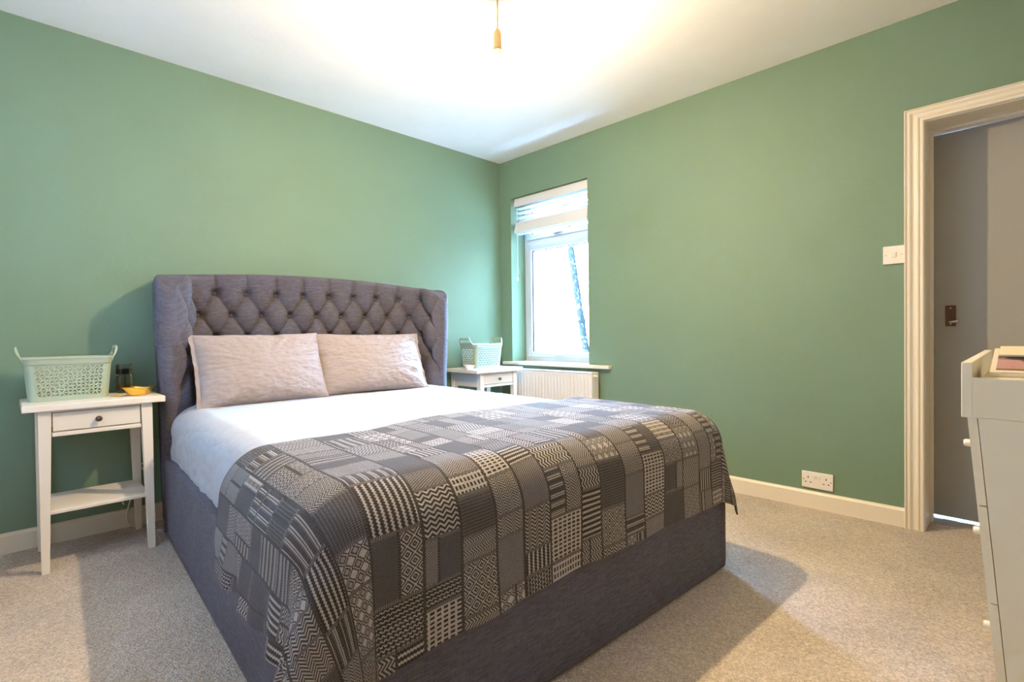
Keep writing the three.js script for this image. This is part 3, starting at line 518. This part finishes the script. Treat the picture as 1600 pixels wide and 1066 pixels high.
// ------------------------------------------------------------------ radiator under the window
{
  const t = thing('radiator', 'white fluted panel radiator under the window', 'radiator', [-.03, 0, .63]);
  const z0 = -.39, z1 = .395, y0 = .13, y1 = .662, n = 24, xs = -.072;
  const prof = []; const N = n * 12; for (let i = 0; i <= N; i++) { const f = i / N, q = (f * n) % 1, d = (i % 12 === 0 ? 0 : 1) * Math.pow(Math.sin(Math.PI * clamp((q - .12) / .76, 0, 1)), .35); prof.push([mix(z0 + .012, z1 - .012, f), xs + .004 - .007 * d]); }
  part('front_panel', metreUV(sheet(N, 24, (u, v, i, j) => { const f = j / 24, e = Math.min(f, 1 - f), k = smooth(.035, .075, e); return [mix(xs + .001, prof[i][1], k), mix(y0, y1 - .006, f), prof[i][0]]; })), M.radiator, t);
  part('body', bx(xs + .003, -.004, y0 + .004, y1 - .010, z0 + .006, z1 - .006, .004), M.radiator, t);
  part('side_panel', bx(xs - .002, .006, y0, y1 - .004, z1 - .006, z1 + .001, .002), M.radiator, t);
  part('side_panel', bx(xs - .002, .006, y0, y1 - .004, z0 - .001, z0 + .006, .002), M.radiator, t);
  const gr = []; gr.push(bx(xs - .004, xs + .006, y1 - .008, y1, z0, z1, .002), bx(-.004, .006, y1 - .008, y1, z0, z1, .002)); for (let i = 0; i <= 40; i++) { const z = mix(z0, z1 - .008, i / 40); gr.push(bx(xs, .002, y1 - .006, y1 - .001, z, z + .008)); }
  part('top_grille', merge(gr), M.radiator, t);
  part('air_valve', merge([new THREE.CylinderGeometry(.008, .008, .024, 16).rotateX(Math.PI / 2).translate(-.05, y1 - .026, z1 + .01), new THREE.CylinderGeometry(.005, .005, .012, 6).rotateX(Math.PI / 2).translate(-.05, y1 - .026, z1 + .026)]), M.plate, t);
  part('bracket', bx(-.004, .03, .2, .6, -.25, -.22), M.radiator, t); part('bracket', bx(-.004, .03, .2, .6, .22, .25), M.radiator, t);
}
// ------------------------------------------------------------------ venetian blind, drawn most of the way up
{
  const t = thing('venetian_blind', 'white wooden venetian blind gathered at the top of the window', 'blind', [.050, 0, 0]);
  const z0 = .150, z1 = .918;
  const bm = new THREE.MeshStandardMaterial({ color: rgb(226, 228, 234), roughness: .45 });
  part('headrail', bx(-.012, .030, 2.020, 2.068, z0 + .01, z1 - .01, .003), bm, t);
  const val = new RoundedBoxGeometry(.012, .074, z1 - z0, 3, .005); val.rotateZ(-.18); val.translate(-.026, 2.036, (z0 + z1) / 2); part('valance', metreUV(val), bm, t);
  const slat = (y, tilt, x = 0) => { const s = sheet(8, 2, (u, v) => [(u - .5) * .050, .0025 * (1 - Math.pow(u * 2 - 1, 2)), mix(z0 + .012, z1 - .004, v)]); const s2 = s.clone(); s2.translate(0, -.0028, 0); const g = merge([s, s2, bx(-.0255, -.0235, -.0022, .0002, z0 + .012, z1 - .004), bx(.0235, .0255, -.0022, .0002, z0 + .012, z1 - .004)]); g.rotateZ(tilt); g.translate(x, y, 0); return metreUV(g); };
  for (const [y, tl] of [[1.987, -.10], [1.950, -.16], [1.912, -.20], [1.884, -.12]]) part('slat', slat(y, tl), bm, t);
  for (let i = 0; i < 22; i++) part('slat', slat(1.868 - i * .0034, -.10 - .02 * Math.sin(i), .001 * Math.sin(i * 7)), bm, t);
  const br = new RoundedBoxGeometry(.052, .020, z1 - z0 - .018, 3, .006); br.translate(0, 1.783, (z0 + z1) / 2 + .003); part('bottom_rail', metreUV(br), bm, t);
  const ft = new RoundedBoxGeometry(.010, .086, z1 - z0 - .016, 3, .004); ft.rotateZ(-.2); ft.translate(-.033, 1.822, (z0 + z1) / 2 + .003); part('stack_cover', metreUV(ft), bm, t, 'flat pelmet strip over the gathered slats');
  for (const z of [z0 + .09, z0 + .385, z1 - .09]) for (const x of [-.020, .020]) part('ladder_cord', tube([[x, 2.02, z], [x, 1.9, z + .0005], [x, 1.78, z]], .0009, 10, 5), bm, t);
  part('pull_cord', merge([tube([[-.018, 1.99, z0 + .020], [-.019, 1.7, z0 + .021], [-.018, 1.42, z0 + .020]], .0013, 16, 6), tube([[-.014, 1.99, z0 + .024], [-.015, 1.7, z0 + .025], [-.014, 1.44, z0 + .024]], .0013, 16, 6)]), bm, t);
  const tas = lathe([[0, .034], [.004, .034], [.007, .02], [.0085, .004], [.006, 0], [0, 0]], 16); tas.translate(-.018, 1.388, z0 + .020); part('cord_pull', tas, bm, t);
}
// ------------------------------------------------------------------ pendant lamp with a bare bulb
{
  const [bxp, byp, bzp] = BULB_POS, t = thing('pendant_lamp', 'bare glowing bulb hanging from a cream cord and lampholder', 'lamp', [bxp, byp, bzp]);
  const top = HC - byp;
  part('ceiling_rose', lathe([[0, 0], [.035, 0], [.040, -.006], [.036, -.018], [.012, -.026], [0, -.026]].map(([x, y]) => [x, y + top])), M.holder, t);
  part('cord', tube([[0, top - .02, 0], [.0015, .22, .001], [0, .138, 0]], .0036, 24, 10), M.holder, t);
  part('lampholder', lathe([[0, .146], [.005, .145], [.009, .138], [.0145, .130], [.0165, .118], [.0165, .108], [.0155, .106], [.0170, .104], [.0170, .078], [.0163, .076], [.0172, .074], [.0172, .060], [.0150, .056], [0, .056]], 32), M.holder, t);
  const glow = new THREE.MeshStandardMaterial({ color: rgb(255, 244, 224), emissive: new THREE.Color().setRGB(1, .9, .72), emissiveIntensity: 14, roughness: .4 });
  part('bulb', lathe([[0, -.046], [.012, -.0445], [.024, -.038], [.033, -.028], [.038, -.014], [.0385, -.002], [.0365, .008], [.0320, .018], [.0280, .022], [0, .022]], 40), glow, t, 'glowing white globe');
  part('added_bulb_cap', lathe([[0, .0225], [.0275, .0225], [.0280, .024], [.0255, .034], [.021, .046], [.0165, .055], [.0145, .058], [0, .058]], 40), M.plate, t, 'white cap added to the bulb to hold light off the ceiling');  // cap added and sized to keep bulb light off the ceiling
  const light = new THREE.PointLight(BULB_COLOR, BULB_CANDELA, 0, 2); light.name = 'bulb_light'; light.castShadow = true; light.shadow.radius = .8; light.position.set(0, -.012, 0); t.add(light);
  // spot added inside the bulb to send more light down than up
  const down = new THREE.SpotLight(BULB_COLOR, ADDED_DOWN, 0, Math.PI / 2, 1, 2); down.name = 'added_downlight'; down.castShadow = true; down.shadow.radius = .8; down.position.set(0, -.014, 0); down.target.position.set(0, -1, 0); t.add(down); t.add(down.target); down.target.name = 'bulb_aim';
}
// ------------------------------------------------------------------ switch and socket
{
  const t = thing('light_switch', 'white single light switch on the green wall beside the door frame', 'light switch', [0, 1.298, 2.735], -Math.PI / 2);
  part('plate', bx(-.043, .043, -.043, .043, 0, .009, .003), M.plate, t);
  const rk = new RoundedBoxGeometry(.018, .026, .010, 3, .002); rk.rotateX(.13); rk.translate(0, 0, .008); part('rocker', metreUV(rk), M.plate, t);
  for (const x of [-.030, .030]) part('screw', new THREE.CylinderGeometry(.0027, .0027, .002, 14).rotateX(Math.PI / 2).translate(x, 0, .0086), M.holder, t);
}
{
  const t = thing('wall_socket', 'white double wall socket on the green wall just above the skirting', 'socket', [0, .149, 2.406], -Math.PI / 2);
  part('plate', bx(-.073, .073, -.043, .043, 0, .010, .003), M.plate, t);
  for (const x of [-.0085, .0085]) { const rk = new RoundedBoxGeometry(.013, .020, .009, 3, .002); rk.rotateX(.15); rk.translate(x, .018, .009); part('rocker', metreUV(rk), M.plate, t); }
  for (const c of [-.042, .042]) { part('pin_slot', bx(c - .0022, c + .0022, .0085, .0185, .0096, .0104), M.dark, t); for (const x of [-.0115, .0115]) part('pin_slot', bx(c + x - .0040, c + x + .0040, -.0145, -.0100, .0096, .0104), M.dark, t); }
  for (const x of [-.0635, .0635]) part('screw', new THREE.CylinderGeometry(.0027, .0027, .002, 14).rotateX(Math.PI / 2).translate(x, .001, .0096), M.dark, t);
}
// ------------------------------------------------------------------ chest of drawers with a tray top, its front raked back
{
  const X0 = -1.6, X1 = -.78, ZBK = 3.56;
  const t = thing('chest_of_drawers', 'cream painted chest of drawers with a rimmed tray top, cut by the right edge', 'chest of drawers', [X0, 0, 3.1]);
  const F = (y) => 3.0975 - 3.1 + (.758 - y) * .083;               // front plane, further back lower down
  const raked = (x0, x1, y0, y1, za, zb, fixBack) => { const g = bx(x0, x1, y0, y1, 0, 1, 0), p = g.attributes.position; for (let i = 0; i < p.count; i++) { const f = F(p.getY(i)); p.setZ(i, p.getZ(i) < .5 ? f + za : fixBack ? zb : f + zb); } g.computeVertexNormals(); return metreUV(g); };
  const back = ZBK - 3.1, wd = X1 - X0;
  part('carcass', raked(0, wd, 0, .757, .0165, back, true), M.chest, t);
  const ys = [[.757, .5765], [.5735, .3775], [.3745, .176], [.173, .02]];
  for (const [a, b] of ys) {
    const g = raked(.003, wd - .003, b, a, 0, .0150, false); const d = part('drawer', g, M.chest, t);
    for (const x of [.055, wd - .055]) { const y = a - .062 - (a > .7 ? 0 : .004), k = lathe([[0, .017], [.006, .0165], [.0078, .013], [.0078, .005], [.006, .002], [.004, 0], [0, 0]], 20); k.rotateX(-Math.PI / 2); k.translate(x, y, F(y) + .002); part('knob', k, M.plate, d, 'small white knob'); }
  }
  part('tray_side', bx(0, .014, .757, .841, -.0025, back, .002), M.chest, t);
  part('tray_side', bx(wd - .014, wd, .757, .841, -.0025, back, .002), M.chest, t);
  part('tray_front', bx(-.001, wd, .757, .873, -.012, .006, .002), M.chest, t);
  part('tray_back', bx(.014, wd - .014, .757, .873, back - .015, back, .002), M.chest, t);
  part('tray_floor', bx(.014, wd - .014, .757, .775, .006, back - .015), M.chest, t);
  // loose papers in the tray
  const photo = (seed) => texture(256, 192, .30, .22, (x, y) => { const u = x / 256, v = y / 192; const b = v > .04 && v < .96 && u > .06 && u < .97; if (!b) return [.90, .86, .76]; const n = fbm(u * 4, v * 3, seed, 4), k = smooth(.42, .56, n); return [mix(.16, .74, k), mix(.11, .55, k), mix(.10, .50, k)]; }, true);
  const paper = (seed) => [new THREE.MeshStandardMaterial({ color: rgb(226, 212, 176), roughness: .7 }), new THREE.MeshStandardMaterial({ map: photo(seed), roughness: .4 })][seed % 2];
  const defs = [['cream stack of papers at the bottom of the pile in the chest tray', 'paper stack', .066, .26, .300, .00, 0, 2, .02], ['magazine with a dark brown and pink cover, tilted on the papers in the chest tray', 'magazine', .010, .25, .290, .17, .02, 5, .03], ['thin cream booklet lying on top of the tilted magazine', 'booklet', .005, .10, .270, .17, .165, 4, .04]];
  let y = .7755;
  for (const [label, cat, th, len, w, tilt, ox, seed, oz] of defs) {
    const o = solo(cat.replace(' ', '_'), bx(0, len, 0, th, 0, w, .001), paper(seed), label, cat); o.position.set(X0 + .022 + ox, y + Math.sin(tilt) * (cat === 'booklet' ? .150 : 0), 3.1 + oz); o.rotation.z = tilt; y += th + .0006;
  }
}
// ------------------------------------------------------------------ outdoors
{
  struct('ground_outside', bx(WT + 1.4, 30, -3.1, -3.0, -25, 25), new THREE.MeshStandardMaterial({ color: rgb(150, 150, 146), roughness: 1 }));
  const bark = texture(256, 512, .5, 1, (x, y) => { const n = vnoise(x / 256 * 14, y / 512 * 34, 14, 34, 88), k = n > .76 ? .24 : .085 + .04 * vnoise(x / 256 * 40, y / 512 * 60, 40, 60, 89); return [k * .95, k, k]; }, true);
  const bm = new THREE.MeshPhysicalMaterial({ map: bark, roughness: 1, specularIntensity: 0 });
  const t = thing('tree_trunk', 'slim mottled tree trunk leaning outside the window', 'tree', [2.5, -3, -.95]);
  part('trunk', metreUV(tube([[0, 0, .72], [0, 1.8, .30], [0, 3.66, -.035], [0, 4.4, -.165], [0, 5.2, -.30], [0, 6.2, -.44]], .048, 60, 14)), bm, t);
  part('collar', metreUV(new THREE.CylinderGeometry(.062, .062, .05, 20).rotateX(.17).translate(0, 4.12, -.115)), bm, t);
  const tw = []; const r = rng(4); for (let i = 0; i < 26; i++) { const z = -.6 + .5 * r(), y = 5.12 + .3 * r(), a = r() * 6.3; tw.push(tube([[.1 * (r() - .5), y, z], [.05, y + .06 * Math.sin(a), z + .10 * Math.cos(a)], [.08, y + .05 + .09 * Math.sin(a), z + .19 * Math.cos(a)]], .006, 8, 5)); }
  part('twigs', metreUV(merge(tw)), bm, t);
}
renderer.render(scene, camera);
